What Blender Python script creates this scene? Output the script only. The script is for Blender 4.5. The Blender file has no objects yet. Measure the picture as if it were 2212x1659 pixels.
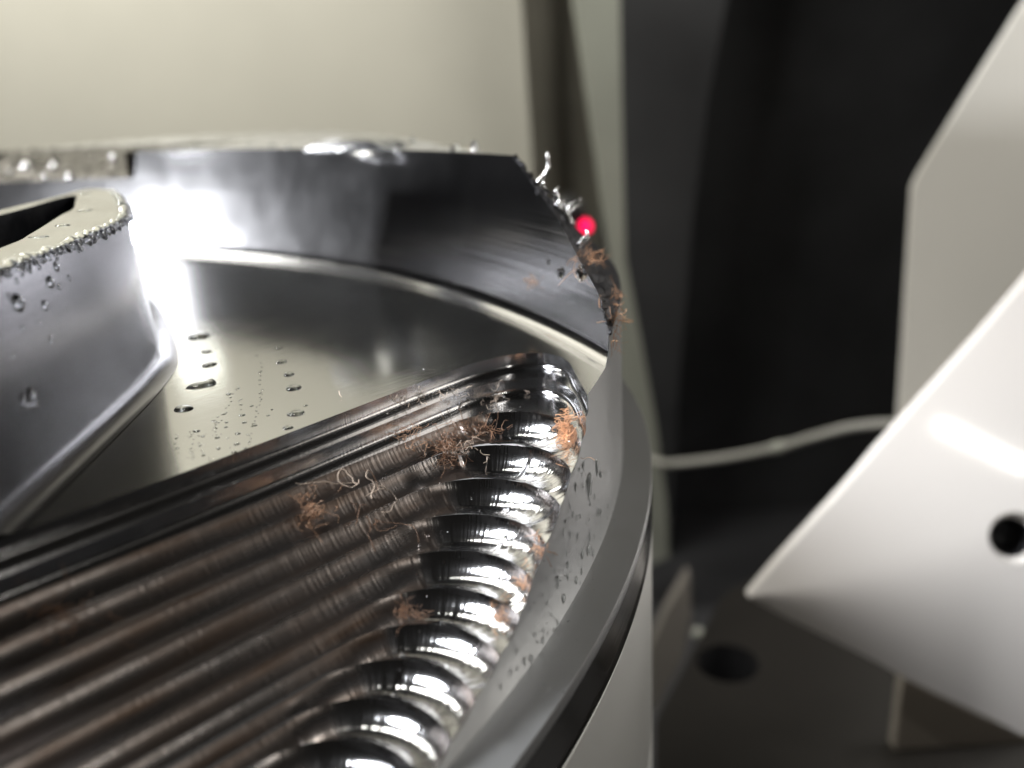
import bpy, math, random
import numpy as np
from mathutils import Vector, Matrix
from mathutils.bvhtree import BVHTree

# ------------------------------------------------------------------ camera
scene = bpy.context.scene
S = 0.2                                   # metres per modelling unit
CAM = np.array([0.02203, -1.26224, 0.41356])
RGT = np.array([0.7073, -0.70507, -0.05105])
UPV = np.array([0.25747, 0.18968, 0.94749])
FWD = np.array([0.65836, 0.6833, -0.3157])
PW, PH, PF = 2212.0, 1659.0, 1917.0       # photograph's frame used for taking bearings
cd = bpy.data.cameras.new("camera")
co = bpy.data.objects.new("camera", cd)
scene.collection.objects.link(co)
m = Matrix.Identity(4)
for i in range(3):
    m[i][0], m[i][1], m[i][2], m[i][3] = RGT[i], UPV[i], -FWD[i], CAM[i] * S
co.matrix_world = m
cd.sensor_width = 36.0
cd.lens = 36.0 * PF / PW
cd.clip_start, cd.clip_end = 0.005, 20.0
cd.dof.use_dof = True
cd.dof.focus_distance = 0.61 * S
cd.dof.aperture_fstop = cd.lens * 1e-3 / (0.0125 * S)
scene.camera = co

# ------------------------------------------------------------------ world, lamps, exposure
world = bpy.data.worlds.new("World")
scene.world = world
world.use_nodes = True
bg = world.node_tree.nodes["Background"]
bg.inputs[0].default_value = (1.0, 0.93, 0.84, 1)
bg.inputs[1].default_value = 0.012


def lamp(name, az, el, dist, sx, sy, power, col, aim=(0.42, -0.7, 0.18)):
    a, e = math.radians(az), math.radians(el)
    d = Vector((math.cos(a) * math.cos(e), math.sin(a) * math.cos(e), math.sin(e)))
    l = bpy.data.lights.new(name, 'AREA')
    l.shape, l.size, l.size_y = 'RECTANGLE', sx * S, sy * S
    l.energy, l.color = power, col
    o = bpy.data.objects.new(name, l)
    o.location = (Vector(aim) + d * dist) * S
    o.rotation_euler = d.to_track_quat('Z', 'Y').to_euler()
    scene.collection.objects.link(o)
    return o


lamp("machine_lamp", 141, 50, 3.0, 0.72, 1.35, 0.85, (0.95, 0.97, 1.0)).data.spread = math.radians(46)
lamp("glare_lamp", 149, 3.2, 3.0, 0.38, 0.40, 0.75, (0.95, 0.96, 1.0), (0.50, -0.25, 0.25)).data.spread = math.radians(36)
lamp("glare_lamp", 146, 23, 3.0, 0.22, 0.70, 0.25, (0.95, 0.96, 1.0), (0.55, -0.1, 0.25))  # added lamp out of view, only to brighten the pocket fillet
lamp("right_fill_light", -30, 20, 3.4, 1.8, 1.4, 1.0, (1.0, 0.94, 0.85), (0.4, -0.9, 0.1))  # added fill out of view for the outer face and groove stripes
lamp("bracket_fill", -160, 62, 3.2, 0.5, 0.5, 0.07, (1.0, 0.96, 0.93), (1.75, -0.35, -0.15)).data.spread = math.radians(26)  # added narrow fill, lights the white bracket alone


def wash(name, D, side, z, aim_D, aim_side, aim_z, sx, sy, power, col):
    hd, rt = Vector((0.69380, 0.72016, 0.0)), Vector((0.72016, -0.69380, 0.0))
    c0 = Vector((CAM[0], CAM[1], 0.0))
    p = c0 + hd * D + rt * side + Vector((0, 0, z))
    t = c0 + hd * aim_D + rt * aim_side + Vector((0, 0, aim_z))
    l = bpy.data.lights.new(name, 'AREA')
    l.shape, l.size, l.size_y, l.energy, l.color = 'RECTANGLE', sx * S, sy * S, power, col
    o = bpy.data.objects.new(name, l)
    o.location = p * S
    o.rotation_euler = (p - t).to_track_quat('Z', 'Y').to_euler()
    scene.collection.objects.link(o)


wash("panel_lamp", 3.15, -1.15, 0.93, 0.6, 0.0, 0.2, 0.16, 0.05, 0.009, (1.0, 1.0, 0.92))
wash("side_wall_fill", 0.6, -1.6, 2.6, -0.6, -3.6, 0.6, 1.5, 1.0, 0.32, (0.97, 0.98, 1.0))  # added fill turned on the unseen side wall, for grey reflections
wash("plate_fill", 1.75, 2.1, 1.7, 2.3, 1.35, 0.3, 0.8, 0.3, 0.95, (1.0, 0.97, 0.92))  # added fill that brightens the off white back plate
wash("panel_fill", 2.0, -1.6, 2.3, 3.3, -0.9, 0.5, 2.2, 0.5, 3.5, (1.0, 0.98, 0.91))  # added hidden fill that washes the cream panel


def mirror_tube():
    """narrow tube lamp whose reflection makes the bright bar on the white bracket"""
    d = Vector(FWD + (2120 - PW / 2) / PF * RGT - (962 - PH / 2) / PF * UPV).normalized()
    hd = Vector((0.69380, 0.72016, 0.0))
    n = Vector((-0.7109, -0.528, 0.4646)).normalized()
    r = d - 2 * d.dot(n) * n
    v = Vector(RGT * 160 - UPV * 78)
    v = (v - 2 * v.dot(n) * n)
    v = (v - r * v.dot(r)).normalized()
    l = bpy.data.lights.new("tube_lamp", 'AREA')
    l.shape, l.size, l.size_y, l.energy, l.color = 'RECTANGLE', 0.38 * S, 0.05 * S, 0.10, (1, 0.97, 0.9)
    o = bpy.data.objects.new("tube_lamp", l)
    p = Vector(CAM) + d * 1.72 + r * 2.5
    y = r.cross(v)
    mm = Matrix.Identity(4)
    for i in range(3):
        mm[i][0], mm[i][1], mm[i][2], mm[i][3] = v[i], y[i], r[i], p[i] * S
    o.matrix_world = mm
    scene.collection.objects.link(o)


mirror_tube()

scene.view_settings.view_transform = 'Standard'
scene.view_settings.look = 'None'
scene.view_settings.exposure = 0.0
scene.view_settings.gamma = 1.0
scene.cycles.use_denoising = True
scene.cycles.max_bounces = 10
scene.cycles.glossy_bounces = 8
scene.cycles.sample_clamp_indirect = 6.0

random.seed(7)
rng = np.random.default_rng(7)

# ------------------------------------------------------------------ helpers


def ray(x, y):
    d = FWD + (x - PW / 2) / PF * RGT - (y - PH / 2) / PF * UPV
    return d


def at_z(x, y, z):
    d = ray(x, y)
    return CAM + d * ((z - CAM[2]) / d[2])


HD = np.array([0.69380, 0.72016, 0.0])     # horizontal heading of the view


def at_d(x, y, D):                          # on the upright plane D units ahead
    d = ray(x, y)
    return CAM + d * (D / (d @ HD))


def mat(name, col, rough=0.4, metal=0.0, **k):
    mt = bpy.data.materials.new(name)
    mt.use_nodes = True
    b = mt.node_tree.nodes["Principled BSDF"]
    b.inputs["Base Color"].default_value = (*col, 1)
    b.inputs["Roughness"].default_value = rough
    b.inputs["Metallic"].default_value = metal
    for kk, v in k.items():
        b.inputs[kk].default_value = v
    return mt


def nd(mt, t, **k):
    n = mt.node_tree.nodes.new(t)
    for a, v in k.items():
        setattr(n, a, v)
    return n


def lk(mt, a, b):
    mt.node_tree.links.new(a, b)


def coords(mt, scale, uv=False):
    tc = nd(mt, "ShaderNodeTexCoord")
    mp = nd(mt, "ShaderNodeMapping")
    mp.inputs["Scale"].default_value = scale
    lk(mt, tc.outputs["UV" if uv else "Object"], mp.inputs[0])
    return mp.outputs[0]


def noise(mt, vec, scale, detail=4, rough=0.55):
    n = nd(mt, "ShaderNodeTexNoise")
    n.inputs["Scale"].default_value = scale
    n.inputs["Detail"].default_value = detail
    n.inputs["Roughness"].default_value = rough
    lk(mt, vec, n.inputs["Vector"])
    return n.outputs["Fac"]


def ramp(mt, fac, stops):
    r = nd(mt, "ShaderNodeValToRGB")
    e = r.color_ramp.elements
    while len(e) < len(stops):
        e.new(0.5)
    for q, (p, c) in zip(e, stops):
        q.position = p
        q.color = (*c, 1) if len(c) == 3 else c
    lk(mt, fac, r.inputs[0])
    return r.outputs[0]


def bump(mt, h, strength, dist):
    b = nd(mt, "ShaderNodeBump")
    b.inputs["Strength"].default_value = strength
    b.inputs["Distance"].default_value = dist
    lk(mt, h, b.inputs["Height"])
    lk(mt, b.outputs[0], mt.node_tree.nodes["Principled BSDF"].inputs["Normal"])
    return b


def bsdf(mt):
    return mt.node_tree.nodes["Principled BSDF"]


def mk(name, V, F, mt, parent=None, smooth=True, uv=None):
    V = np.asarray(V, float)
    me = bpy.data.meshes.new(name)
    me.from_pydata((V * S).tolist(), [], [list(f) for f in F])
    if uv is not None:
        L = me.uv_layers.new(name="UVMap")
        idx = np.zeros(len(me.loops), np.int32)
        me.loops.foreach_get("vertex_index", idx)
        L.data.foreach_set("uv", np.asarray(uv, np.float32)[idx].ravel())
    if smooth:
        me.polygons.foreach_set("use_smooth", [True] * len(me.polygons))
    me.materials.append(mt)
    me.update()
    o = bpy.data.objects.new(name, me)
    scene.collection.objects.link(o)
    if parent is not None:
        o.parent = parent
    return o


def tag(o, label=None, cat=None, group=None, kind=None):
    for k, v in (("label", label), ("category", cat), ("group", group), ("kind", kind)):
        if v:
            o[k] = v
    return o


def thing(name, label, cat, group=None):
    o = bpy.data.objects.new(name, None)
    o.empty_display_size = 0.01
    scene.collection.objects.link(o)
    return tag(o, label, cat, group)


def grid(P, closed=False):
    """P[i,j] -> verts, quads"""
    n, mm = P.shape[:2]
    F = []
    for i in range(n if closed else n - 1):
        a, b = i * mm, ((i + 1) % n) * mm
        for j in range(mm - 1):
            F.append((a + j, b + j, b + j + 1, a + j + 1))
    return P.reshape(-1, P.shape[-1]), F


def clip(V, F, g):
    """keep the part of the mesh with g > 0 (g per vertex, linear along edges); V may carry uv columns"""
    V = list(map(np.array, V))
    g = list(g)
    cut = {}
    out = []
    for f in F:
        gs = [g[i] for i in f]
        if min(gs) >= 0:
            out.append(f)
            continue
        if max(gs) < 0:
            continue
        nf = []
        for k in range(len(f)):
            a, b = f[k], f[(k + 1) % len(f)]
            if g[a] >= 0:
                nf.append(a)
            if (g[a] >= 0) != (g[b] >= 0):
                e = (min(a, b), max(a, b))
                if e not in cut:
                    t = g[a] / (g[a] - g[b])
                    cut[e] = len(V)
                    V.append(V[a] * (1 - t) + V[b] * t)
                    g.append(0.0)
                nf.append(cut[e])
        if len(nf) >= 3:
            out.append(tuple(nf))
    V = np.array(V)
    used = sorted({i for f in out for i in f})
    mp = {a: b for b, a in enumerate(used)}
    return V[used] if used else V[:0], [tuple(mp[i] for i in f) for f in out]


def catmull(P, n=10, closed=False):
    P = np.asarray(P, float)
    N = len(P)
    out = []
    for i in range(N if closed else N - 1):
        if closed:
            a, b, c, d = P[(i - 1) % N], P[i], P[(i + 1) % N], P[(i + 2) % N]
        else:
            a, b, c, d = P[max(i - 1, 0)], P[i], P[i + 1], P[min(i + 2, N - 1)]
        for t in np.linspace(0, 1, n, endpoint=False):
            out.append(0.5 * (2 * b + (c - a) * t + (2 * a - 5 * b + 4 * c - d) * t * t + (3 * b - a - 3 * c + d) * t ** 3))
    if not closed:
        out.append(P[-1])
    return np.array(out)


def sd_line(P, L):
    """signed distance of plan points P to open polyline L; positive on the right-hand side"""
    P = np.asarray(P, float)
    best = np.full(len(P), 1e9)
    sg = np.ones(len(P))
    for a, b in zip(L[:-1], L[1:]):
        ab = b - a
        l2 = ab @ ab
        if l2 < 1e-14:
            continue
        t = np.clip(((P - a) @ ab) / l2, 0, 1)
        q = P - (a + t[:, None] * ab)
        d = np.hypot(q[:, 0], q[:, 1])
        s = -(ab[0] * (P[:, 1] - a[1]) - ab[1] * (P[:, 0] - a[0]))
        upd = d < best - 1e-9
        best = np.where(upd, d, best)
        sg = np.where(upd, np.where(s >= 0, 1.0, -1.0), sg)
    return best * sg


# ------------------------------------------------------------------ materials
def steel(name, col, rough, lines=None, uv=False, stain=None, bumpy=0.0, rough_var=0.08):
    mt = mat(name, col, rough, 1.0)
    b = bsdf(mt)
    oc = coords(mt, (1, 1, 1))
    n = noise(mt, oc, 90, 5)
    r = nd(mt, "ShaderNodeMapRange")
    r.inputs[1].default_value, r.inputs[2].default_value = 0.3, 0.7
    r.inputs[3].default_value, r.inputs[4].default_value = max(rough - rough_var, 0.03), rough + rough_var
    lk(mt, n, r.inputs[0])
    lk(mt, r.outputs[0], b.inputs["Roughness"])
    if lines:
        sc, st = lines
        v = coords(mt, sc, uv)
        h = noise(mt, v, 1.0, 3, 0.6)
        bump(mt, h, st, 0.0004)
    elif bumpy:
        bump(mt, noise(mt, oc, 260, 6), bumpy, 0.0008)
    if stain:
        col2, lo, hi, sc = stain
        s = noise(mt, coords(mt, sc, uv), 1.0, 5, 0.62)
        f = ramp(mt, s, [(lo, (0, 0, 0)), (hi, (1, 1, 1))])
        mx = nd(mt, "ShaderNodeMixRGB")
        mx.inputs[1].default_value = (*col, 1)
        mx.inputs[2].default_value = (*col2, 1)
        lk(mt, f, mx.inputs[0])
        lk(mt, mx.outputs[0], b.inputs["Base Color"])
        inv = nd(mt, "ShaderNodeMath", operation='MULTIPLY_ADD')
        lk(mt, f, inv.inputs[0])
        inv.inputs[1].default_value = -0.75
        inv.inputs[2].default_value = 1.0
        lk(mt, inv.outputs[0], b.inputs["Metallic"])
    return mt


M_floor = steel("milled_floor_steel", (0.35, 0.35, 0.335), 0.13, lines=((60, 900, 60), 0.03), rough_var=0.015)
M_wall = steel("pocket_wall_steel", (0.48, 0.48, 0.49), 0.115, lines=((6, 6, 900), 0.06), rough_var=0.012)
M_outer = steel("turned_outer_steel", (0.44, 0.445, 0.45), 0.36, lines=((25, 25, 900), 0.05), rough_var=0.04)
bsdf(M_outer).inputs["Metallic"].default_value = 0.78
M_foot_shade = steel("shaded_foot_steel", (0.13, 0.13, 0.135), 0.16, lines=((25, 25, 900), 0.04), rough_var=0.03)  # darker copy of the outer steel; the foot's shadow is painted in
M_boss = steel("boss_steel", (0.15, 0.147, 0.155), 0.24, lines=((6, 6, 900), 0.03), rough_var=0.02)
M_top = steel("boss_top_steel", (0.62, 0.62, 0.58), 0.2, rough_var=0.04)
M_rim = steel("rim_steel", (0.5, 0.5, 0.5), 0.3, bumpy=0.25)
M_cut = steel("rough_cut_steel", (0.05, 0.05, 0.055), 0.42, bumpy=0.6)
M_ledge = steel("wet_rough_ledge_steel", (0.12, 0.112, 0.10), 0.3, bumpy=1.0)


def groove_steel(name, lines, film_shade_col, strength, ridge):
    """bright steel; straight runs hold brown oily residue, darkened further for their dim reflections"""
    mt = mat(name, (0.56, 0.56, 0.57), 0.12, 1.0)
    b = bsdf(mt)
    at = nd(mt, "ShaderNodeAttribute", attribute_name="film_shade")
    nz = noise(mt, coords(mt, (9, 60, 1), True), 1.0, 5, 0.6)
    nf = ramp(mt, nz, [(0.30, (0.45, 0.45, 0.45)), (0.68, (1, 1, 1))])
    mu = nd(mt, "ShaderNodeMath", operation='MULTIPLY')
    lk(mt, at.outputs["Fac"], mu.inputs[0])
    lk(mt, nf, mu.inputs[1])
    ms = nd(mt, "ShaderNodeMath", operation='MULTIPLY')
    lk(mt, mu.outputs[0], ms.inputs[0])
    ms.inputs[1].default_value = strength
    mx = nd(mt, "ShaderNodeMixRGB")
    mx.inputs[1].default_value = (0.56, 0.56, 0.57, 1)
    mx.inputs[2].default_value = (*film_shade_col, 1)
    lk(mt, ms.outputs[0], mx.inputs[0])
    lk(mt, mx.outputs[0], b.inputs["Base Color"])
    mr = nd(mt, "ShaderNodeMapRange")
    mr.inputs[3].default_value, mr.inputs[4].default_value = 0.13, 0.36
    lk(mt, ms.outputs[0], mr.inputs[0])
    lk(mt, mr.outputs[0], b.inputs["Roughness"])
    h = noise(mt, coords(mt, lines, True), 1.0, 2, 0.5)
    bump(mt, h, ridge, 0.0004)
    return mt


M_step = groove_steel("shoulder_steel", (600, 18, 1), (0.15, 0.13, 0.11), 0.4, 0.05)
M_groove = groove_steel("groove_steel", (460, 8, 1), (0.135, 0.088, 0.060), 0.95, 0.14)

# ------------------------------------------------------------------ the machined workpiece
ZK = [0.2157, 0.2035, 0.1913, 0.1791, 0.1669, 0.1547, 0.1425, 0.1303, 0.1205, 0.1120, 0.1035, 0.0950]
XK = [None, None, 0.4033, 0.3686, 0.3408, 0.3150, 0.2920, 0.2714, 0.2495, 0.2265, 0.2030, 0.1790]
YK = [None, None, 0.8088, 0.8216, 0.8342, 0.8467, 0.8592, 0.8716, 0.8800, 0.8865, 0.8935, 0.9000]
RK = [None, None, 0.0484, 0.0535, 0.0553, 0.0551, 0.0549, 0.0546, 0.0525, 0.0515, 0.0515, 0.0515]
NK = 20
while len(ZK) < NK:
    ZK.append(ZK[-1] - 0.0088)
    XK.append(XK[-1] - 0.0235)
    YK.append(YK[-1] + 0.0075)
    RK.append(0.0515)
ZF = ZK[0]                                  # pocket floor level
PC, PRF, PRW = np.array([-0.484, -0.3698]), 1.096, 1.111
XL = -0.45                                  # where the grooves run out, far to the left
crest = []
for k in range(NK):
    if k == 0:
        c = catmull([(XL, -0.832), (0.10, -0.8005), (0.202, -0.7945), (0.321, -0.785), (0.40, -0.777), (0.452, -0.774), (0.485, -0.781), (0.503, -0.797),
                     (0.505, -0.815), (0.498, -0.831), (0.477, -0.857), (0.455, -0.884), (0.444, -0.897), (0.40, -0.95), (0.38, -1.1)], 8)
    elif k == 1:
        c = catmull([(XL, -0.845), (0.10, -0.816), (0.20, -0.8095), (0.321, -0.7995), (0.40, -0.7925), (0.435, -0.790), (0.460, -0.796), (0.476, -0.806),
                     (0.485, -0.819), (0.484, -0.835), (0.474, -0.856), (0.456, -0.879), (0.443, -0.894), (0.40, -0.95), (0.375, -1.1)], 8)
    else:
        xc, yc, r = XK[k], -YK[k] - RK[k], RK[k]
        b = 0.035
        t = np.linspace(math.pi / 2 + b, -0.9, 44)
        arc = np.stack([xc + r * np.cos(t), yc + r * np.sin(t)], -1)
        n = np.linspace(1, 0, 40, endpoint=False)[:, None] ** 1.6
        lead = arc[0] + n * np.array([XL - arc[0][0], (XL - arc[0][0]) * math.tan(b)])
        tail = arc[-1] + np.array([[-0.02, -0.03], [-0.03, -0.2]])
        c = np.concatenate([lead, arc, tail])
    crest.append(c)

# profile of each pass below its crest: inward offset o against depth h
EW = [0.0045, 0.0045] + [0.0] * (NK - 2)


FLARE = [(1.0, 0.1285), (1.0, 0.0900), (1.0256, 0.0845), (1.0262, 0.0835), (1.0262, 0.038)]


def r_body(z):
    """outer radius of the workpiece at height z"""
    f = np.array(FLARE)[::-1]
    return np.interp(z, f[:, 1], f[:, 0])


BALL = 0.0195                                # radius of the ball-ended cutter


def prof_o(k, h):
    dz = ZK[k] - ZK[k + 1] if k + 1 < NK else 0.0088
    w = EW[k]
    if k >= 2:
        D_ = 0.026
        c_ = math.hypot(D_, dz)
        q = math.sqrt(BALL ** 2 - c_ * c_ / 4)
        ox, oh = D_ / 2 + dz / c_ * q, dz / 2 - D_ / c_ * q
        return ox - np.sqrt(np.maximum(0, BALL ** 2 - (np.minimum(h, dz) - oh) ** 2))
    hh = min(dz, w)
    u = np.clip((h - (dz - hh)) / hh, 0, 1)
    return w * (1 - np.sqrt(np.maximum(0, 1 - u * u)))


def removed(P):
    """> 0 outside the staircase cut (metal is left), < 0 where the passes took it away"""
    P = np.asarray(P, float)
    g = np.full(len(P), 1e9)
    for k in range(NK):
        sel = np.where(P[:, 2] >= (ZK[k + 1] if k + 1 < NK else ZK[k] - 0.0088) - 1e-9)[0]
        if len(sel) == 0:
            continue
        s = sd_line(P[sel, :2], crest[k])
        o = prof_o(k, np.maximum(0, ZK[k] - P[sel, 2]))
        g[sel] = np.minimum(g[sel], o - s)
    return g


ZR = 0.355                                  # rim height
FR = PRW - PRF
DR = 0.21                                     # draft of the pocket wall
zb = ZF + FR * (1 - math.cos(math.pi / 2 - math.atan(DR)))
rb = PRF + FR * math.sin(math.pi / 2 - math.atan(DR))


def wall_r(z):
    return rb + (z - zb) * DR


def on_wall(x, y):
    """where a bearing meets the sloping pocket wall"""
    d = ray(x, y)
    c0 = CAM[:2] - PC
    z = 0.3
    for _ in range(30):
        R_ = wall_r(z)
        a_, b_, c_ = d[:2] @ d[:2], c0 @ d[:2], c0 @ c0 - R_ * R_
        p = CAM + d * ((-b_ + math.sqrt(max(b_ * b_ - a_ * c_, 0))) / a_)
        z = 0.5 * z + 0.5 * p[2]
    return p


def meet(R_):
    """front right crossing of the pocket circle of radius R_ with the round body"""
    d = np.hypot(*PC)
    a_ = (1 - R_ * R_ + d * d) / (2 * d)
    u_ = PC / d
    p = u_ * a_ + np.array([-u_[1], u_[0]]) * math.sqrt(1 - a_ * a_)
    q = u_ * a_ - np.array([-u_[1], u_[0]]) * math.sqrt(1 - a_ * a_)
    return p if p[0] > q[0] else q


KN = np.array([*meet(wall_r(0.236)), 0.236])   # tip of the thin wall
# upper outline of the thin wall where it was cut away towards the front right
cut_in = np.array([on_wall(x, y) for x, y in ((1112, 342), (1140, 385), (1200, 465), (1250, 560), (1290, 630))])
cut_in[0][2] = ZR
cut_in = np.concatenate([cut_in, [0.5 * cut_in[-1] + 0.5 * KN + np.array([0, 0, 0.004])], [KN]])
SIL = np.array([0.6235, -0.7818, 0.2413])
cut_out = np.concatenate([[cut_in[0] * (1 - t) + SIL * t for t in (0, 0.25, 0.5, 0.75, 1.0)], [[0.575, -0.8182, 0.240], KN]])


def top_in(P):
    """height of the wall's upper outline, by y along the wall"""
    return np.where(P[:, 1] > cut_in[0][1], ZR, np.interp(P[:, 1], cut_in[::-1, 1], cut_in[::-1, 2]))


def top_out(P):
    a = np.arctan2(P[:, 1], P[:, 0])
    q = cut_out[4:][::-1]
    return np.interp(a, np.arctan2(q[:, 1], q[:, 0]), q[:, 2])


W = thing("machined_workpiece", "round machined steel workpiece with a hollow boss, thin rim and stepped grooves", "workpiece")
BV, BF = [], []                              # gathered for laying drops and shavings on it


def collect(V, F):
    o = len(BV)
    BV.extend([tuple(v[:3]) for v in V])
    BF.extend([tuple(i + o for i in f) for f in F])


def part(name, V, F, mt, uv=None, smooth=True, parent=None):
    collect(V, F)
    return mk(name, V, F, mt, parent or W, smooth, uv)


# pocket floor
xs, ys = np.linspace(-0.95, 0.75, 120), np.linspace(-0.95, 0.8, 120)
X, Y = np.meshgrid(xs, ys, indexing='ij')
V, F = grid(np.stack([X, Y, np.full_like(X, ZF)], -1))
V, F = clip(V, F, PRF - np.hypot(V[:, 0] - PC[0], V[:, 1] - PC[1]))
V, F = clip(V, F, np.where((V[:, 0] > 0.2) & (V[:, 1] < -0.3), 0.999, 0.93) - np.hypot(V[:, 0], V[:, 1]))
V, F = clip(V, F, -sd_line(V[:, :2], crest[0]))
part("pocket_floor", V, F, M_floor, smooth=False)


# fillet and inner wall of the pocket
def ring(t, R, z):
    return np.stack([PC[0] + R * np.cos(t), PC[1] + R * np.sin(t), z + 0 * t], -1)


tt = np.radians(np.linspace(-38, 118, 520))
rows = [ring(tt, PRF + FR * math.sin(a), ZF + FR * (1 - math.cos(a))) for a in np.linspace(0, math.pi / 2 - math.atan(0.21), 12)]
V, F = grid(np.stack(rows, 1))
V, F = clip(V, F, -sd_line(V[:, :2], crest[0]))
V, F = clip(V, F, 0.999 - np.hypot(V[:, 0], V[:, 1]))
V, F = clip(V, F, top_in(V) - V[:, 2])
part("pocket_fillet", V, F, M_wall)
rows = [ring(tt, wall_r(z), z) for z in np.linspace(zb, 0.36, 40)]
V, F = grid(np.stack(rows, 1))
V, F = clip(V, F, -sd_line(V[:, :2], crest[0]))
V, F = clip(V, F, 0.999 - np.hypot(V[:, 0], V[:, 1]))
V, F = clip(V, F, top_in(V) - V[:, 2])
notch = lambda V: np.maximum(0.062 - V[:, 1], (0.318 - V[:, 2]))
V, F = clip(V, F, notch(V))
part("pocket_wall", V, F, M_wall)
# the far side of the pocket, closed by the round body
t2 = np.radians(np.linspace(110, 262, 160))
rows = [np.stack([0.93 * np.cos(t2), 0.93 * np.sin(t2), z + 0 * t2], -1) for z in np.linspace(ZF, 0.262, 8)]
V, F = grid(np.stack(rows, 1))
V, F = clip(V, F, PRW + 0.01 - np.hypot(V[:, 0] - PC[0], V[:, 1] - PC[1]))
V, F = clip(V, F, removed(V))
part("pocket_wall", V, F, M_wall)

# rim top, between the wall and the outer edge
edge = np.array([at_z(x, y, ZR)[:2] for x, y in ((1117, 339), (1060, 331), (1000, 321), (890, 301), (790, 289), (700, 285), (500, 288), (300, 301), (150, 314), (0, 330), (-200, 352))])
edge[0] = cut_in[0][:2]
edge = catmull(edge, 10)
ia = np.arctan2(edge[:, 1] - PC[1], edge[:, 0] - PC[0])
inner = PC + wall_r(ZR) * np.stack([np.cos(ia), np.sin(ia)], -1)
u = np.linspace(0, 1, 14)[None, :, None]
P = inner[:, None, :] * (1 - u) + edge[:, None, :] * u
V, F = grid(np.concatenate([P, np.full(P.shape[:2] + (1,), ZR)], -1))
V, F = clip(V, F, np.maximum(0.062 - V[:, 1], np.hypot(V[:, 0] - PC[0], V[:, 1] - PC[1]) - (wall_r(ZR) + 0.16)))
part("rim_top", V, F, M_rim, smooth=False)
# ledge on the left: rises in a rough ramp from the lowered wall
tl = tt[(PC[1] + PRW * np.sin(tt)) > 0.061]
rows = []
for t in tl:
    d = np.array([math.cos(t), math.sin(t)])
    uu = np.linspace(0, 1, 30)
    rr = wall_r(0.318) + uu * 0.165
    zz = 0.318 + (0.3555 - 0.318) * np.clip(uu * 1.02, 0, 1) ** 0.8
    zz = zz + (uu > 0.02) * (uu < 0.98) * rng.normal(0, 0.0022, 30)
    rows.append(np.stack([PC[0] + d[0] * rr, PC[1] + d[1] * rr, zz], -1))
V, F = grid(np.stack(rows, 0))
part("rough_ledge", V, F, M_ledge)
# end face of the ledge
e = np.array(rows[0])
E2 = e.copy()
E2[:, 2] = 0.355
part("ledge_end", *grid(np.stack([e, E2], 1)), M_ledge, smooth=False)

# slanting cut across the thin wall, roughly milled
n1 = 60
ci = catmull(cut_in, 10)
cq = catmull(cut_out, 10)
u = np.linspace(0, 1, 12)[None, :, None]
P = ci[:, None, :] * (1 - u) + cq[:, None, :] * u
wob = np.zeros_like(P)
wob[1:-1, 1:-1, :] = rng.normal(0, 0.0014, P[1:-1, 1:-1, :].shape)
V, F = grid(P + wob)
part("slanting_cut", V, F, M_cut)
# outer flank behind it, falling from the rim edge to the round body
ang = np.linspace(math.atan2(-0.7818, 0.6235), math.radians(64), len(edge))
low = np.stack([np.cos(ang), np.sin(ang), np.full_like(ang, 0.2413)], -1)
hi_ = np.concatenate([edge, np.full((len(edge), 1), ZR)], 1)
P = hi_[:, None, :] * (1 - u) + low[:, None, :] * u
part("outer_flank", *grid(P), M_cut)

# outer turned face and flared foot
to = np.radians(np.linspace(-168, 75, 620))
zs = np.linspace(0.1285, 0.356, 110)
rows = [np.stack([np.cos(to), np.sin(to), z + 0 * to], -1) for z in zs]
V, F = grid(np.stack(rows, 1))
V, F = clip(V, F, removed(V))
V, F = clip(V, F, top_out(V) - V[:, 2])
V, F = clip(V, F, np.where(V[:, 2] > ZF + 0.001, np.hypot(V[:, 0] - PC[0], V[:, 1] - PC[1]) - PRF - np.sqrt(np.maximum(0, FR ** 2 - (FR - np.clip(V[:, 2] - ZF, 0, FR)) ** 2)), 1.0))
part("outer_face", V, F, M_outer)
for nm, pr, mt in (("outer_face", [(1.0, z) for z in np.linspace(0.1285, 0.0900, 14)], M_outer),
                   ("foot_step", [(1.0 + 0.0256 * t, 0.0900 - 0.0055 * t) for t in np.linspace(0, 1, 6)], M_outer),
                   ("foot_face", [(1.0256, 0.0845), (1.0262, 0.0835), (1.0262, 0.080), (1.0262, 0.0765)], M_outer),
                   ("foot_shade_band", [(1.0264, 0.0765), (1.0264, 0.05), (1.0264, 0.0392), (1.0252, 0.038), (1.018, 0.0378)], M_foot_shade)):  # dark strip stands in for shade on the same round face
    rows = [np.stack([r * np.cos(to), r * np.sin(to), z + 0 * to], -1) for r, z in pr]
    V, F = grid(np.stack(rows, 1))
    V, F = clip(V, F, removed(V))
    part(nm, V, F, mt)

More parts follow.
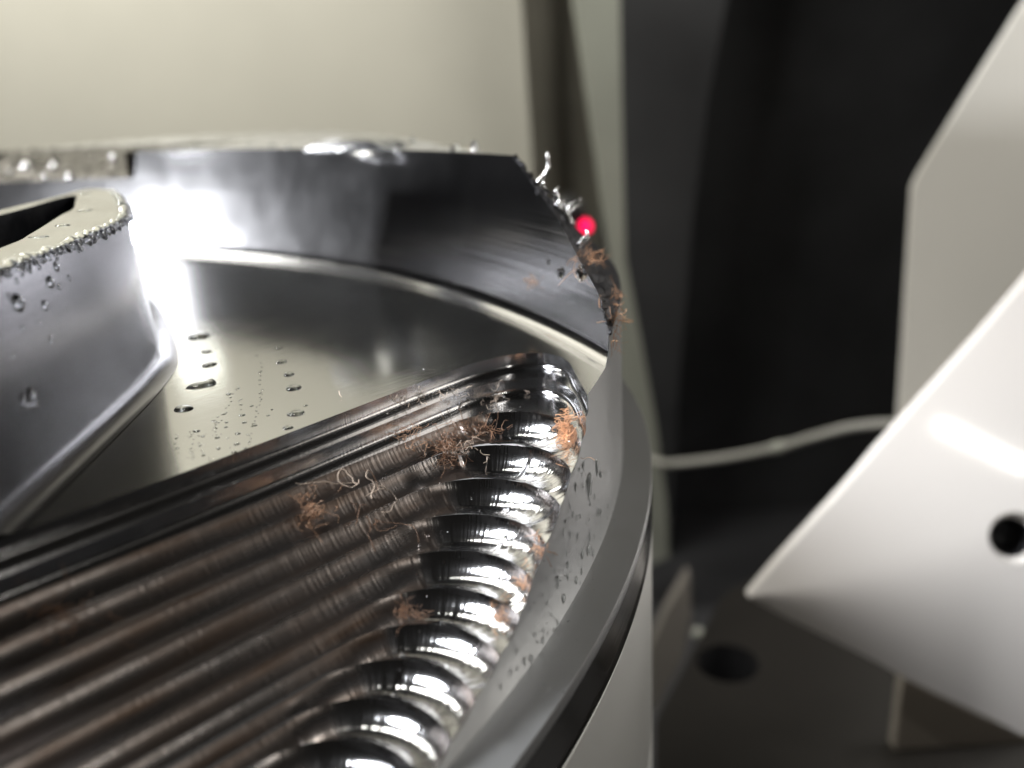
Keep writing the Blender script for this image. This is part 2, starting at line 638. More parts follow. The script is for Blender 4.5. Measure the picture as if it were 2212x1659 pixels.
# the stepped grooves
for k in range(NK - 1):
    c = crest[k]
    seg = np.hypot(*np.diff(c, axis=0).T)
    s = np.concatenate([[0], np.cumsum(seg)])
    n = np.unique(np.concatenate([np.linspace(0, s[-1], 110), s]))
    cx, cy = np.interp(n, s, c[:, 0]), np.interp(n, s, c[:, 1])
    tx, ty = np.gradient(cx, n), np.gradient(cy, n)
    l = np.hypot(tx, ty)
    nx, ny = ty / l, -tx / l                 # towards the tool
    dz = ZK[k] - ZK[k + 1]
    w = EW[k]
    rows = []
    turn = np.concatenate([[0], np.cumsum(np.abs(np.diff(np.unwrap(np.arctan2(ty, tx)))))])
    film_shade = 1 - np.clip((turn - 0.42) / 0.26, 0, 1)  # weight of oily residue and painted dimness, fading at the rounded ends
    if k < 2:
        hh = min(dz, w)
        pr = [(0, 0.0)] + [(0, (dz - hh) * q) for q in (0.33, 0.66)]
        pr += [(w * (1 - math.cos(a)), (dz - hh) + hh * math.sin(a)) for a in np.linspace(0, math.pi / 2, 15)]
        pr += [(w + q, dz) for q in (0.002, 0.004)]
        vv = 0
        for j, (o, h) in enumerate(pr):
            if j:
                vv += math.hypot(o - pr[j - 1][0], h - pr[j - 1][1])
            rows.append(np.stack([cx + nx * o, cy + ny * o, ZK[k] - h + 0 * cx, n, vv + 0 * cx + k * 0.37, film_shade], -1))
    else:
        # a ball-ended cutter: the channel is an arc from this crest to the next one
        Dl = np.clip(np.abs(sd_line(np.stack([cx, cy], -1), crest[k + 1])), 0.009, 0.030)
        ker = np.ones(9) / 9
        Dl = np.convolve(np.pad(Dl, 4, mode='edge'), ker, mode='valid')
        c_ = np.hypot(Dl, dz)
        q = np.sqrt(BALL ** 2 - c_ * c_ / 4)
        ox, oh = Dl / 2 + dz / c_ * q, dz / 2 - Dl / c_ * q
        a0, a1 = np.arctan2(-oh, -ox), np.arctan2(dz - oh, Dl - ox)
        a0 = np.where(a0 < 0, a0 + 2 * math.pi, a0)
        a1 = np.where(a1 < 0, a1 + 2 * math.pi, a1)
        for q in np.linspace(0, 1.10, 24):
            a_ = a0 + (a1 - a0) * q
            o_, h_ = ox + BALL * np.cos(a_), oh + BALL * np.sin(a_)
            rows.append(np.stack([cx + nx * o_, cy + ny * o_, ZK[k] - h_, n, np.abs(a_ - a0) * BALL + k * 0.37, film_shade], -1))
    V, F = grid(np.stack(rows, 1))
    V, F = clip(V, F, -sd_line(V[:, :2], crest[k + 1]))
    V, F = clip(V, F, r_body(V[:, 2]) - 0.0001 - np.hypot(V[:, 0], V[:, 1]))
    if k > 0:
        V, F = clip(V, F, sd_line(V[:, :2], crest[k - 1]))
    if k < 2:                                 # flat tread under the shoulder
        gx, gy = np.meshgrid(np.linspace(XL, 0.54, 200), np.linspace(-0.95, -0.77, 70), indexing='ij')
        T, TF = grid(np.stack([gx, gy, np.full_like(gx, ZK[k + 1] - 0.0002), gx + 0.45, gy, 0 * gx], -1))
        T, TF = clip(T, TF, sd_line(T[:, :2], crest[k]) - 0.003)
        T, TF = clip(T, TF, -sd_line(T[:, :2], crest[k + 1]))
        T, TF = clip(T, TF, 0.9998 - np.hypot(T[:, 0], T[:, 1]))
        F = F + [tuple(i + len(V) for i in f) for f in TF]
        V = np.concatenate([V, T])
    go = part("step_groove", V[:, :3], F, M_step if k < 2 else M_groove, uv=V[:, 3:5])
    at = go.data.attributes.new("film_shade", 'FLOAT', 'POINT')
    at.data.foreach_set("value", np.asarray(V[:, 5], np.float32))

# hollow boss
bo = [(-0.30, -1.20), (-0.06, -0.985), (0.116, -0.786), (0.192, -0.701), (0.25, -0.634), (0.288, -0.583), (0.312, -0.535), (0.348, -0.44), (0.378, -0.35), (0.392, -0.285),
      (0.385, -0.252), (0.362, -0.262), (0.30, -0.33), (0.15, -0.47), (-0.10, -0.66), (-0.45, -0.80), (-0.55, -1.0), (-0.45, -1.2)]
bo = catmull(bo, 8, True)
ctr = np.array([0.2, -0.55])
BZ = 0.335


def outward(P):
    t = np.roll(P, -1, 0) - np.roll(P, 1, 0)
    t /= np.hypot(t[:, 0], t[:, 1])[:, None] + 1e-12
    return np.stack([t[:, 1], -t[:, 0]], -1)


nb = outward(bo)
area = 0.5 * np.sum(bo[:, 0] * np.roll(bo[:, 1], -1) - np.roll(bo[:, 0], -1) * bo[:, 1])
if area < 0:
    nb = -nb
bf = 0.014
rows = []
for a in np.linspace(math.pi / 2, 0.0, 9):    # fillet at the foot
    rows.append((bf * (1 - math.cos(a)), ZF + 0.0003 + bf * (1 - math.sin(a))))
rows = [(bf * (1 - math.cos(a)), ZF + 0.0004 + bf * (1 - math.sin(a))) for a in np.linspace(math.pi / 2, 0.0, 10)]
for z in np.linspace(ZF + bf + 0.004, BZ, 14):
    rows.append((-(z - ZF - bf) * 0.06, z))
R3 = np.stack([np.concatenate([bo + nb * o, np.full((len(bo), 1), z)], 1) for o, z in rows], 1)
V, F = grid(R3, True)
V, F = clip(V, F, -sd_line(V[:, :2], crest[0]))
boss = part("boss", V, F, M_boss)
lip = bo + nb * rows[-1][0]
inn = [(0.27, -0.492), (0.217, -0.588), (0.183, -0.640), (0.02, -0.84), (-0.12, -1.0), (-0.35, -1.05), (-0.40, -0.9), (-0.15, -0.72), (0.10, -0.55), (0.245, -0.425), (0.320, -0.335), (0.342, -0.315), (0.339, -0.335), (0.319, -0.388), (0.295, -0.450)]
inn = catmull(inn, 8, True)
# match inner points to lip points by angle-free nearest walk
N = 260


def resample(P, n, start):
    P = np.roll(P, -int(np.argmin(np.hypot(*(P - start).T))), 0)
    Q = np.concatenate([P, P[:1]])
    s = np.concatenate([[0], np.cumsum(np.hypot(*np.diff(Q, axis=0).T))])
    q = np.linspace(0, s[-1], n, endpoint=False)
    return np.stack([np.interp(q, s, Q[:, 0]), np.interp(q, s, Q[:, 1])], -1)


def sarea(P):
    return np.sum(P[:, 0] * np.roll(P[:, 1], -1) - np.roll(P[:, 0], -1) * P[:, 1])


if sarea(lip) * sarea(inn) < 0:
    inn = inn[::-1]
# triangulate the top ring on a fine grid clipped to both outlines
gx, gy = np.meshgrid(np.linspace(-0.1, 0.41, 150), np.linspace(-0.98, -0.22, 210), indexing='ij')
V, F = grid(np.stack([gx, gy, np.full_like(gx, BZ)], -1))


def inside(P, L):
    """signed distance to a closed outline, positive inside"""
    Lc = np.concatenate([L, L[:1]])
    s = sd_line(P, Lc)
    c = np.zeros(len(P), bool)
    for a, b in zip(Lc[:-1], Lc[1:]):
        cond = (a[1] > P[:, 1]) != (b[1] > P[:, 1])
        with np.errstate(divide='ignore', invalid='ignore'):
            xi = (b[0] - a[0]) * (P[:, 1] - a[1]) / (b[1] - a[1]) + a[0]
        c ^= cond & (P[:, 0] < xi)
    return np.abs(s) * np.where(c, 1, -1)


V, F = clip(V, F, inside(V[:, :2], lip))
V, F = clip(V, F, -inside(V[:, :2], inn))
V, F = clip(V, F, -sd_line(V[:, :2], crest[0]))
part("boss_top", V, F, M_top, smooth=False)
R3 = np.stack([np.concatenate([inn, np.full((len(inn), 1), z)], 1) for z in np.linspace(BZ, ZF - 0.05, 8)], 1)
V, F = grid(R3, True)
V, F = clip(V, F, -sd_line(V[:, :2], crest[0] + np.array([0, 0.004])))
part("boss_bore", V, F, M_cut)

# the end of the boss where the steps cut through its wall
cl = crest[0][(crest[0][:, 0] > -0.42) & (crest[0][:, 0] < 0.36)]
cl = np.stack([np.linspace(-0.42, 0.36, 220), np.interp(np.linspace(-0.42, 0.36, 220), cl[:, 0], cl[:, 1]) + 0.0004], -1)
for half in (cl[cl[:, 0] < -0.1], cl[cl[:, 0] >= -0.1]):
    R3 = np.stack([np.concatenate([half, np.full((len(half), 1), z)], 1) for z in np.linspace(ZF, BZ, 6)], 1)
    V, F = grid(R3)
    V, F = clip(V, F, inside(V[:, :2], lip))
    V, F = clip(V, F, -inside(V[:, :2], inn))
    if F:
        part("boss_end", V, F, M_boss, smooth=False)

bvh = BVHTree.FromPolygons([Vector(v) for v in BV], BF)


def hit(x, y):
    d = Vector(ray(x, y)).normalized()
    p, n, i, dist = bvh.ray_cast(Vector(CAM), d)
    if p is None:
        return None
    if n.dot(d) > 0:
        n = -n
    return np.array(p), np.array(n), dist


# ------------------------------------------------------------------ fixture under the workpiece
M_fix = mat("pale_fixture_paint", (0.55, 0.55, 0.53), 0.42, 0.3)
bump(M_fix, noise(M_fix, coords(M_fix, (6, 6, 300)), 1.0, 3), 0.08, 0.0004)
fx = thing("fixture_drum", "pale grey round fixture drum directly under the workpiece", "fixture")
tf = np.radians(np.linspace(-180, 180, 300))
V, F = grid(np.stack([np.stack([r * np.cos(tf), r * np.sin(tf), z + 0 * tf], -1) for r, z in ((0.9, 0.0372), (1.0255, 0.0372), (1.0262, 0.0362), (1.0262, -0.16), (1.0255, -0.161), (1.0255, -0.163), (1.0262, -0.164), (1.0262, -0.84))], 1))
mk("drum_body", V, F, M_fix, fx)

# ------------------------------------------------------------------ background


def slab(name, pts, D, thick, mt, parent=None, tilt=0.0, smooth=False):
    """upright sheet-metal piece D units ahead, with real thickness behind its face"""
    A = np.array([at_d(x, y, D) for x, y in pts])
    B = A + HD * thick
    n = len(A)
    F = [tuple(range(n)), tuple(range(2 * n - 1, n - 1, -1))] + [(i, i + n, (i + 1) % n + n, (i + 1) % n) for i in range(n)]
    o = mk(name, np.concatenate([A, B]), F, mt, parent, smooth)
    bv = o.modifiers.new("edge", 'BEVEL')
    bv.width, bv.segments, bv.limit_method = 0.004 * S, 2, 'ANGLE'
    return o


def paint(name, col, rough, var=0.12, spec=0.5, sc=9):
    mt = mat(name, col, rough)
    b = bsdf(mt)
    n = noise(mt, coords(mt, (1, 1, 1)), sc, 5)
    lo = tuple(c * (1 - var) for c in col)
    hi = tuple(min(1, c * (1 + var)) for c in col)
    lk(mt, ramp(mt, n, [(0.3, lo), (0.7, hi)]), b.inputs["Base Color"])
    b.inputs["Specular IOR Level"].default_value = spec
    return mt


M_cream = paint("cream_enamel", (0.58, 0.56, 0.485), 0.45, 0.05)
M_gap = paint("dark_olive_metal", (0.42, 0.40, 0.33), 0.5, 0.2)
M_col = paint("grey_green_paint", (0.33, 0.34, 0.29), 0.45, 0.1)
M_black = paint("black_enclosure_paint", (0.05, 0.05, 0.053), 0.5, 0.3)
M_char = paint("charcoal_paint", (0.04, 0.04, 0.042), 0.6, 0.25)
M_white = paint("white_enamel", (0.74, 0.71, 0.685), 0.07, 0.02)
M_white2 = paint("off_white_enamel", (0.74, 0.72, 0.66), 0.4, 0.04)
M_table = paint("dark_oily_table", (0.011, 0.0095, 0.008), 0.45, 0.35)
M_brack = paint("grey_bracket_paint", (0.19, 0.175, 0.155), 0.45, 0.15)
M_dark = paint("dark_bolt", (0.02, 0.02, 0.022), 0.4, 0.2)

o = slab("enclosure_panel", [(-420, -1300), (1108, -1300), (1128, 0), (1150, 340), (1170, 760), (-420, 900)], 3.3, 0.03, M_cream)
tag(o, "large cream enclosure panel behind the workpiece rim", "panel")
o = slab("recess_panel", [(1000, -900), (1420, -900), (1420, 900), (1000, 900)], 3.7, 0.03, M_gap)
tag(o, "narrow dark olive recess between cream panel and grey column", "panel")
o = slab("column", [(1205, -260), (1336, -260), (1343, 200), (1352, 560), (1382, 720), (1415, 900), (1440, 1080), (1446, 1205), (1405, 1222), (1330, 1225), (1330, 620), (1245, 30)], 3.0, 0.10, M_col)
tag(o, "slim grey green column leaning behind the workpiece edge", "column")
o = slab("door_panel", [(1300, -900), (2900, -900), (2900, 1900), (1300, 1900)], 3.9, 0.03, M_black)
tag(o, "black enclosure door filling the dark area right of the column", "door")
o = slab("curved_guard", [(1300, -500), (1660, -500), (1572, 0), (1530, 220), (1497, 480), (1470, 800), (1452, 1100), (1440, 1300), (1300, 1300)], 3.5, 0.04, M_char)
tag(o, "charcoal guard with a curved right edge beside the column", "guard")

o = slab("upper_reflector", [(1240, -3200), (3300, -3200), (3300, -300), (1300, -300)], 3.8, 0.03, paint("dim_grey_paint", (0.30, 0.29, 0.26), 0.5, 0.1))  # added out of view to lighten what the pocket floor reflects
tag(o, "unseen dim grey panel added above the black enclosure door", "panel")
o = mk("side_wall", [(-3.6, -2.6, -1.6), (-2.6, 14.0, -1.6), (-2.6, 14.0, 3.0), (-3.6, -2.6, 3.0)], [(0, 1, 2, 3)], paint("grey_side_paint", (0.14, 0.14, 0.15), 0.5, 0.1), None, False)  # unseen enclosure wall, added and stretched for its reflection in the pocket wall
tag(o, kind="structure")
# white plates on the right
o = slab("back_plate", [(2268, -90), (1985, 372), (1970, 402), (1940, 905), (1925, 1250), (2700, 1400), (2700, -90)], 2.3, 0.014, M_white2)
tag(o, "off white plate with a slanted upper edge standing behind the glossy bracket", "plate")

br = thing("white_bracket", "glossy white pointed bracket with a screw hole at the right edge", "bracket")


def br_pt(x, y, D):
    return at_d(x, y, D)


# face of the bracket: a sheet that leans back and bows away at its lower edge
ne, nf = 26, 22
up = np.array([(1617, 1290), (1680, 1215), (1760, 1128), (1840, 1040), (1905, 962), (2020, 835), (2130, 712), (2212, 615), (2500, 270)], float)
lo = np.array([(1617, 1290), (1700, 1335), (1800, 1383), (1880, 1423), (1950, 1462), (2060, 1515), (2140, 1552), (2212, 1590), (2600, 1760)], float)
tq = np.linspace(0, 1, len(up))
ti = np.linspace(0, 1, ne) ** 0.9
U = np.stack([np.interp(ti, tq, up[:, 0]), np.interp(ti, tq, up[:, 1])], -1)
Lw = np.stack([np.interp(ti, tq, lo[:, 0]), np.interp(ti, tq, lo[:, 1])], -1)
LEAN = math.tan(math.radians(27))


BN, BP = np.array([-0.7109, -0.5280, 0.4646]), np.array([1.5654, -0.8101, -0.2073])


def at_lean(x, y, extra):
    d = ray(x, y)
    t = (BN @ (BP - CAM)) / (BN @ d)
    return CAM + d * t * (1 + extra)


P = []
for i in range(ne):
    row = []
    for j, v in enumerate(np.linspace(0, 1, nf)):
        q = U[i] * (1 - v) + Lw[i] * v
        row.append(at_lean(q[0], q[1], 0.055 * max(0, (v - 0.5) / 0.5) ** 2 * min(1.0, 0.3 + ti[i])))
    P.append(row)
P = np.array(P)
V, F = grid(P)
tb = BVHTree.FromPolygons([Vector(v) for v in V], F)
hp, hn, _, _ = tb.ray_cast(Vector(CAM), Vector(ray(2194, 1162)).normalized())
hc, ax = np.array(hp), np.array(hn)
ax = ax if ax @ (CAM - hc) > 0 else -ax
e1 = np.cross(ax, [0, 0, 1])
e1 /= np.linalg.norm(e1)
e2 = np.cross(ax, e1)
HR = 0.043
nv = len(V)
ring_ = [i * nf for i in range(ne)] + [(ne - 1) * nf + j for j in range(1, nf)] + [i * nf + nf - 1 for i in range(ne - 2, -1, -1)]
Vb = V + HD * 0.02
rim_v, rim_b = V[ring_], Vb[ring_]


def off_axis(Q):
    q = Q - hc
    return np.hypot(q @ e1, q @ e2) - HR


# refine round the hole before cutting it
def refine(V, F, times):
    for _ in range(times):
        V = list(map(np.array, V))
        out, mid = [], {}
        d = np.abs(off_axis(np.array(V)))

        def mp(a, b):
            k = (min(a, b), max(a, b))
            if k not in mid:
                mid[k] = len(V)
                V.append(0.5 * (V[a] + V[b]))
            return mid[k]
        for f in F:
            if len(f) == 4 and min(d[list(f)]) < 0.09:
                c = len(V)
                V.append(sum(V[i] for i in f) / 4)
                m4 = [mp(f[i], f[(i + 1) % 4]) for i in range(4)]
                for i in range(4):
                    out.append((f[i], m4[i], c, m4[i - 1]))
            else:
                out.append(f)
        V, F = np.array(V), out
    return V, F


Vf, Ff = refine(V, F, 2)
Vf, Ff = clip(Vf, Ff, off_axis(Vf))
n0 = len(Vf)
nr = len(ring_)
F2 = list(Ff) + [tuple(i + n0 for i in f[::-1]) for f in Ff] + [(2 * n0 + i, 2 * n0 + i + 1, 2 * n0 + nr + i + 1, 2 * n0 + nr + i) for i in range(nr - 1)]
mk("bracket_sheet", np.concatenate([Vf, Vf + HD * 0.02, rim_v, rim_b]), F2, M_white, br)
ta = np.linspace(0, 2 * math.pi, 40, endpoint=False)
for nm, pr, mt in (("hole_countersink", [(HR + 0.0004, 0.0004), (0.041, -0.003), (0.034, -0.020)], M_white), ("screw_hole", [(0.034, -0.020), (0.033, -0.075), (0.0, -0.076)], M_dark)):
    R3 = np.stack([np.array([hc + e1 * r * math.cos(a) + e2 * r * math.sin(a) + ax * h for a in ta]) for r, h in pr], 1)
    mk(nm, *grid(R3, True), mt, br)


def tube(pts, r, n=8, cap=True):
    pts = np.asarray(pts, float)
    T = np.gradient(pts, axis=0)
    T /= np.linalg.norm(T, axis=1)[:, None] + 1e-12
    ref = np.array([0.0, 0.0, 1.0])
    if abs(T[0] @ ref) > 0.9:
        ref = np.array([1.0, 0, 0])
    A = np.cross(T, ref)
    A /= np.linalg.norm(A, axis=1)[:, None] + 1e-12
    B = np.cross(T, A)
    r = np.broadcast_to(np.asarray(r, float), (len(pts),))
    a = np.linspace(0, 2 * math.pi, n, endpoint=False)
    V = (pts[:, None] + r[:, None, None] * (np.cos(a)[None, :, None] * A[:, None] + np.sin(a)[None, :, None] * B[:, None]))
    F = []
    for i in range(len(pts) - 1):
        for j in range(n):
            F.append((i * n + j, i * n + (j + 1) % n, (i + 1) * n + (j + 1) % n, (i + 1) * n + j))
    if cap:
        F.append(tuple(range(n))[::-1])
        F.append(tuple((len(pts) - 1) * n + j for j in range(n)))
    return V.reshape(-1, 3), F


cb = thing("coolant_hose", "thin pale hose crossing the dark gap to the white bracket", "hose")
line = catmull([at_d(x, y, D) for x, y, D in ((1395, 985, 2.75), (1425, 1000, 2.7), (1470, 1000, 2.65), (1570, 988, 2.6), (1680, 966, 2.5), (1770, 940, 2.4), (1850, 921, 2.35), (1950, 915, 2.3), (2050, 930, 2.25))], 8)
V, F = tube(line, 0.0130, 12)
mk("hose_tube", V, F, M_brack if False else paint("pale_hose", (0.28, 0.275, 0.245), 0.45, 0.15), cb)
j = at_d(1680, 966, 2.49)
V, F = tube([at_d(1668, 969, 2.51), at_d(1672, 968, 2.507), at_d(1692, 963, 2.493), at_d(1696, 962, 2.49)], [0.0125, 0.018, 0.018, 0.0125], 12)
mk("hose_clip", V, F, M_col, cb)

# dark table with its round hole, lower right
zt = -0.86
tbl = thing("machine_table", "dark oily machine table with a round hole at lower right", "table")
q = np.array([at_z(x, y, zt)[:2] for x, y in ((1415, 1560), (1562, 1284), (1760, 1180), (3000, 1180), (3000, 2300), (1415, 2300))])
mn, mx = q.min(0), q.max(0)
gx, gy = np.meshgrid(np.linspace(mn[0], mx[0], 70), np.linspace(mn[1], mx[1], 70), indexing='ij')
V, F = grid(np.stack([gx, gy, np.full_like(gx, zt)], -1))
V, F = clip(V, F, inside(V[:, :2], q))
hcen = at_z(1571, 1432, zt)[:2]
hr = 0.5 * np.linalg.norm(at_z(1640, 1432, zt) - at_z(1502, 1432, zt))
V, F = clip(V, F, np.hypot(V[:, 0] - hcen[0], V[:, 1] - hcen[1]) - hr)
mk("table_top", V, F, M_table, tbl, False)
R3 = np.stack([np.array([(hcen[0] + hr * math.cos(a), hcen[1] + hr * math.sin(a), z) for a in ta]) for z in (zt, zt - 0.03, zt - 0.2)], 1)
V, F = grid(R3, True)
mk("table_hole", V, F, M_dark, tbl)
n = len(q)
V = np.concatenate([np.c_[q, np.full(n, zt)], np.c_[q, np.full(n, zt - 0.12)]])
mk("table_edge", V, [(i, (i + 1) % n, (i + 1) % n + n, i + n) for i in range(n)], M_table, tbl, False)

o = slab("gusset_bracket", [(1490, 1238), (1495, 1330), (1478, 1420), (1412, 1545), (1405, 1400), (1440, 1320)], 2.3, 0.05, M_brack)
tag(o, "small grey brown gusset bracket between drum and dark table", "bracket")
bo_ = thing("table_bolt", "small pale bolt head at the corner of the dark table", "bolt")
c = at_d(1507, 1366, 2.15)
for nm, pr, mt in (("bolt_head", [(0.0, 0.016), (0.010, 0.016), (0.0145, 0.012), (0.016, 0.0)], M_col), ("bolt_shank", [(0.009, 0.0), (0.009, -0.05)], M_dark)):
    axv, b1 = -HD, np.array([HD[1], -HD[0], 0])
    R3 = np.stack([np.array([c + b1 * r * math.cos(a) + np.array([0, 0, 1]) * r * math.sin(a) + axv * h for a in ta]) for r, h in pr], 1)
    V, F = grid(R3, True)
    mk(nm, V, F, mt, bo_)
o = slab("foot_plate", [(1952, 1462), (1946, 1500), (1915, 1760), (2400, 1760), (2400, 1610), (2212, 1585)], 1.42, 0.03, paint("dull_brown_grey", (0.30, 0.27, 0.235), 0.5, 0.15))
tag(o, "dull brown grey foot plate below the white bracket", "plate")
o = slab("back_wall", [(-5000, -6000), (6000, -6000), (6000, 5200), (-5000, 5200)], 5.5, 0.05, M_char)
tag(o, kind="structure")
o = mk("floor", [(-9, -9, -1.6), (9, -9, -1.6), (9, 9, -1.6), (-9, 9, -1.6)], [(0, 1, 2, 3)], M_black)
tag(o, kind="structure")

o = slab("side_reflector", [(2420, -900), (4600, -1400), (4600, 4200), (2420, 2600)], 2.5, 0.04, paint("mid_grey_panel", (0.36, 0.36, 0.36), 0.5, 0.05))  # added out of view for its grey reflection in the outer face
tag(o, "unseen mid grey panel added beyond the right edge", "panel")

# red indicator
ld = thing("indicator_lamp", "small glowing red indicator lamp in a black housing beyond the rim", "lamp")
M_led = mat("red_lens", (0.6, 0.0, 0.05), 0.3)
bsdf(M_led).inputs["Emission Color"].default_value = (1.0, 0.0, 0.075, 1)
bsdf(M_led).inputs["Emission Strength"].default_value = 3.0
DL = 2.6
for nm, cx_, cy_, pr, mt in (("lamp_housing", 1233, 458, [(0.0, 0.03), (0.034, 0.03), (0.040, 0.024), (0.040, -0.12), (0.0, -0.12)], M_dark), ("lamp_lens", 1264, 486, [(0.0, 0.052), (0.008, 0.050), (0.014, 0.042), (0.0155, 0.030), (0.0155, 0.0)], M_led)):
    c = at_d(cx_, cy_, DL)
    R3 = np.stack([np.array([c + b1 * r * math.cos(a) + np.array([0, 0, 1]) * r * math.sin(a) - HD * h for a in ta]) for r, h in pr], 1)
    V, F = grid(R3, True)
    mk(nm, V, F, mt, ld)

# ------------------------------------------------------------------ water droplets
M_water = mat("coolant_water", (0.95, 0.97, 0.97), 0.02, 0.0, **{"Transmission Weight": 1.0, "IOR": 1.34})


def dome(seed, tail=0.0):
    rr = np.random.default_rng(seed)
    n, mm = 20, 7
    ph = rr.uniform(0, 6.28, 3)
    P = []
    for i in range(n):
        a = 2 * math.pi * i / n
        k = 1 + 0.10 * math.sin(2 * a + ph[0]) + 0.07 * math.sin(3 * a + ph[1])
        if tail:
            k *= 1 + tail * max(0, math.cos(a)) ** 6
        row = []
        for e in np.linspace(0, 1, mm):
            b = e * math.pi / 2
            row.append((k * math.cos(b) ** 0.75 * math.cos(a), k * math.cos(b) ** 0.75 * math.sin(a), math.sin(b) - 0.02))
        P.append(row)
    V, F = grid(np.array(P), True)
    me = bpy.data.meshes.new("water_droplet")
    me.from_pydata(V.tolist(), [], [list(f) for f in F])
    me.polygons.foreach_set("use_smooth", [True] * len(me.polygons))
    me.materials.append(M_water)
    return me


DM = [dome(s) for s in range(5)] + [dome(9, 1.3)]


def droplet(p, nrm, tan, a, b, h, label, group=None, mesh=None):
    """a half-length along tan, b across, h tall; all in modelling units"""
    me = DM[random.randrange(5)] if mesh is None else DM[mesh]
    z = Vector(nrm).normalized()
    x = Vector(tan) - z * Vector(tan).dot(z)
    x.normalize()
    y = z.cross(x)
    o = bpy.data.objects.new("water_droplet", me)
    M = Matrix.Identity(4)
    for i in range(3):
        M[i][0], M[i][1], M[i][2], M[i][3] = x[i] * a * S, y[i] * b * S, z[i] * h * S, p[i] * S
    o.matrix_world = M
    scene.collection.objects.link(o)
    return tag(o, label, "droplet", group)


def px_size(dist):
    return dist / PF


def drop_at(x, y, w, hgt, label, group=None, tan=None, mesh=None, tall=0.32):
    """a drop whose outline is about w by hgt in the photograph's frame, lying on whatever surface is there"""
    r = hit(x, y)
    if r is None:
        return
    p, n, d = r
    u = px_size(d) * 0.86
    if n[2] > 0.7:
        tn = RGT - np.array([0, 0, RGT[2]])
        a = 0.5 * w * u
        sinel = max(0.25, abs(FWD[2]))
        b = min(max(0.5 * hgt * u / 0.42, 0.45 * a), 1.3 * a)
        droplet(p, n, tn if tan is None else tan, a, b, min(a, b) * tall, label, group, mesh)
    else:
        vdir = ray(x, y)
        vdir = vdir / np.linalg.norm(vdir)
        cosv = max(0.3, abs(vdir @ n))
        droplet(p, n, (0, 0, -1), 0.5 * hgt * u * 1.05, min(0.62 * w * u / cosv, 0.30 * hgt * u), 0.36 * min(hgt, w * 1.8) * u, label, group, mesh)


big = [((429, 727), 46, 22, "largest water droplet on the pocket floor, in the bright glare beside the boss"),
       ((446, 760), 28, 10, "flat droplet just below the largest one in the left row on the pocket floor"),
       ((452, 788), 32, 16, "third droplet down the left row on the pocket floor"),
       ((448, 828), 46, 20, "droplet with a pointed tail in the left row on the pocket floor"),
       ((396, 883), 50, 16, "long oval droplet lowest and leftmost of the left row on the pocket floor"),
       ((602, 752), 20, 8, "small top droplet of the right row on the pocket floor"),
       ((609, 782), 26, 11, "second droplet from the top of the right row on the pocket floor"),
       ((624, 809), 28, 12, "third droplet from the top of the right row on the pocket floor"),
       ((634, 838), 34, 20, "lumpy droplet in the middle of the right row on the pocket floor"),
       ((640, 893), 42, 15, "wide droplet low in the right row on the pocket floor"),
       ((622, 924), 28, 10, "lowest droplet of the right row beside the first step edge")]
for (c, w, h, lb) in big:
    drop_at(c[0], c[1], w, h, lb, "large droplets on the pocket floor", mesh=5 if "tail" in lb else None, tan=(-0.9, 0.1, 0) if "tail" in lb else None)
mid = [(1315, 550, 36, 14), (1065, 637, 44, 14), (1178, 672, 32, 12), (1290, 650, 36, 12), (1285, 707, 32, 14), (1380, 607, 30, 11), (1325, 590, 30, 11), (1185, 732, 24, 12),
       (1103, 768, 22, 12), (1270, 750, 34, 10), (1330, 730, 24, 9), (1240, 436, 30, 14), (1410, 318, 18, 14), (1100, 665, 22, 10), (1228, 590, 20, 10), (1210, 545, 18, 10),
       (1225, 615, 24, 9), (1365, 500, 22, 10), (1455, 552, 22, 8), (1658, 498, 24, 10), (950, 705, 16, 18), (960, 730, 24, 8), (955, 677, 18, 8), (1293, 405, 16, 10), (1475, 520, 16, 9), (1157, 580, 18, 10)]
LB_S = "small dark droplet among the scatter on the pocket floor"
GR_S = "small droplets scattered on the pocket floor"
for x, y, w, h in mid:
    drop_at(x * .3983, 677.7 + y * .3983, w * .42, h * .42, LB_S, GR_S)
chains = [((1040, 640), (1050, 800), 12), ((1090, 700), (1105, 770), 5), ((1420, 420), (1350, 720), 22), ((1400, 230), (1425, 480), 10), ((1290, 400), (1160, 640), 14), ((1160, 580), (1165, 670), 7), ((1300, 460), (1310, 520), 6)]
for a, b, n in chains:
    for i in range(n):
        t = (i + random.random() * 0.6) / n
        x = a[0] + (b[0] - a[0]) * t + random.gauss(0, 8)
        y = a[1] + (b[1] - a[1]) * t + random.gauss(0, 6)
        w = random.uniform(8, 15)
        drop_at(x * .3983, 677.7 + y * .3983, w * .42, w * .5 * .42, LB_S, GR_S)
for i in range(40):
    x, y = random.uniform(940, 1250), random.uniform(650, 850)
    if y > 880 - (x - 940) * 0.30:
        continue
    w = random.uniform(5, 9)
    drop_at(x * .3983, 677.7 + y * .3983, w * .42, w * .6 * .42, LB_S, GR_S)
for x, y, w, h, lb in ((1175, 945, 60, 16, "widest flat droplet"), (1080, 983, 40, 14, "second widest flat droplet"), (1045, 1013, 18, 12, "tiny leftmost droplet"), (1275, 915, 30, 12, "rightmost flat droplet")):
    drop_at(x * .3983, 677.7 + y * .3983, w * .42, h * .42, lb + " lying on the pale first step tread", "droplets on the first step tread")

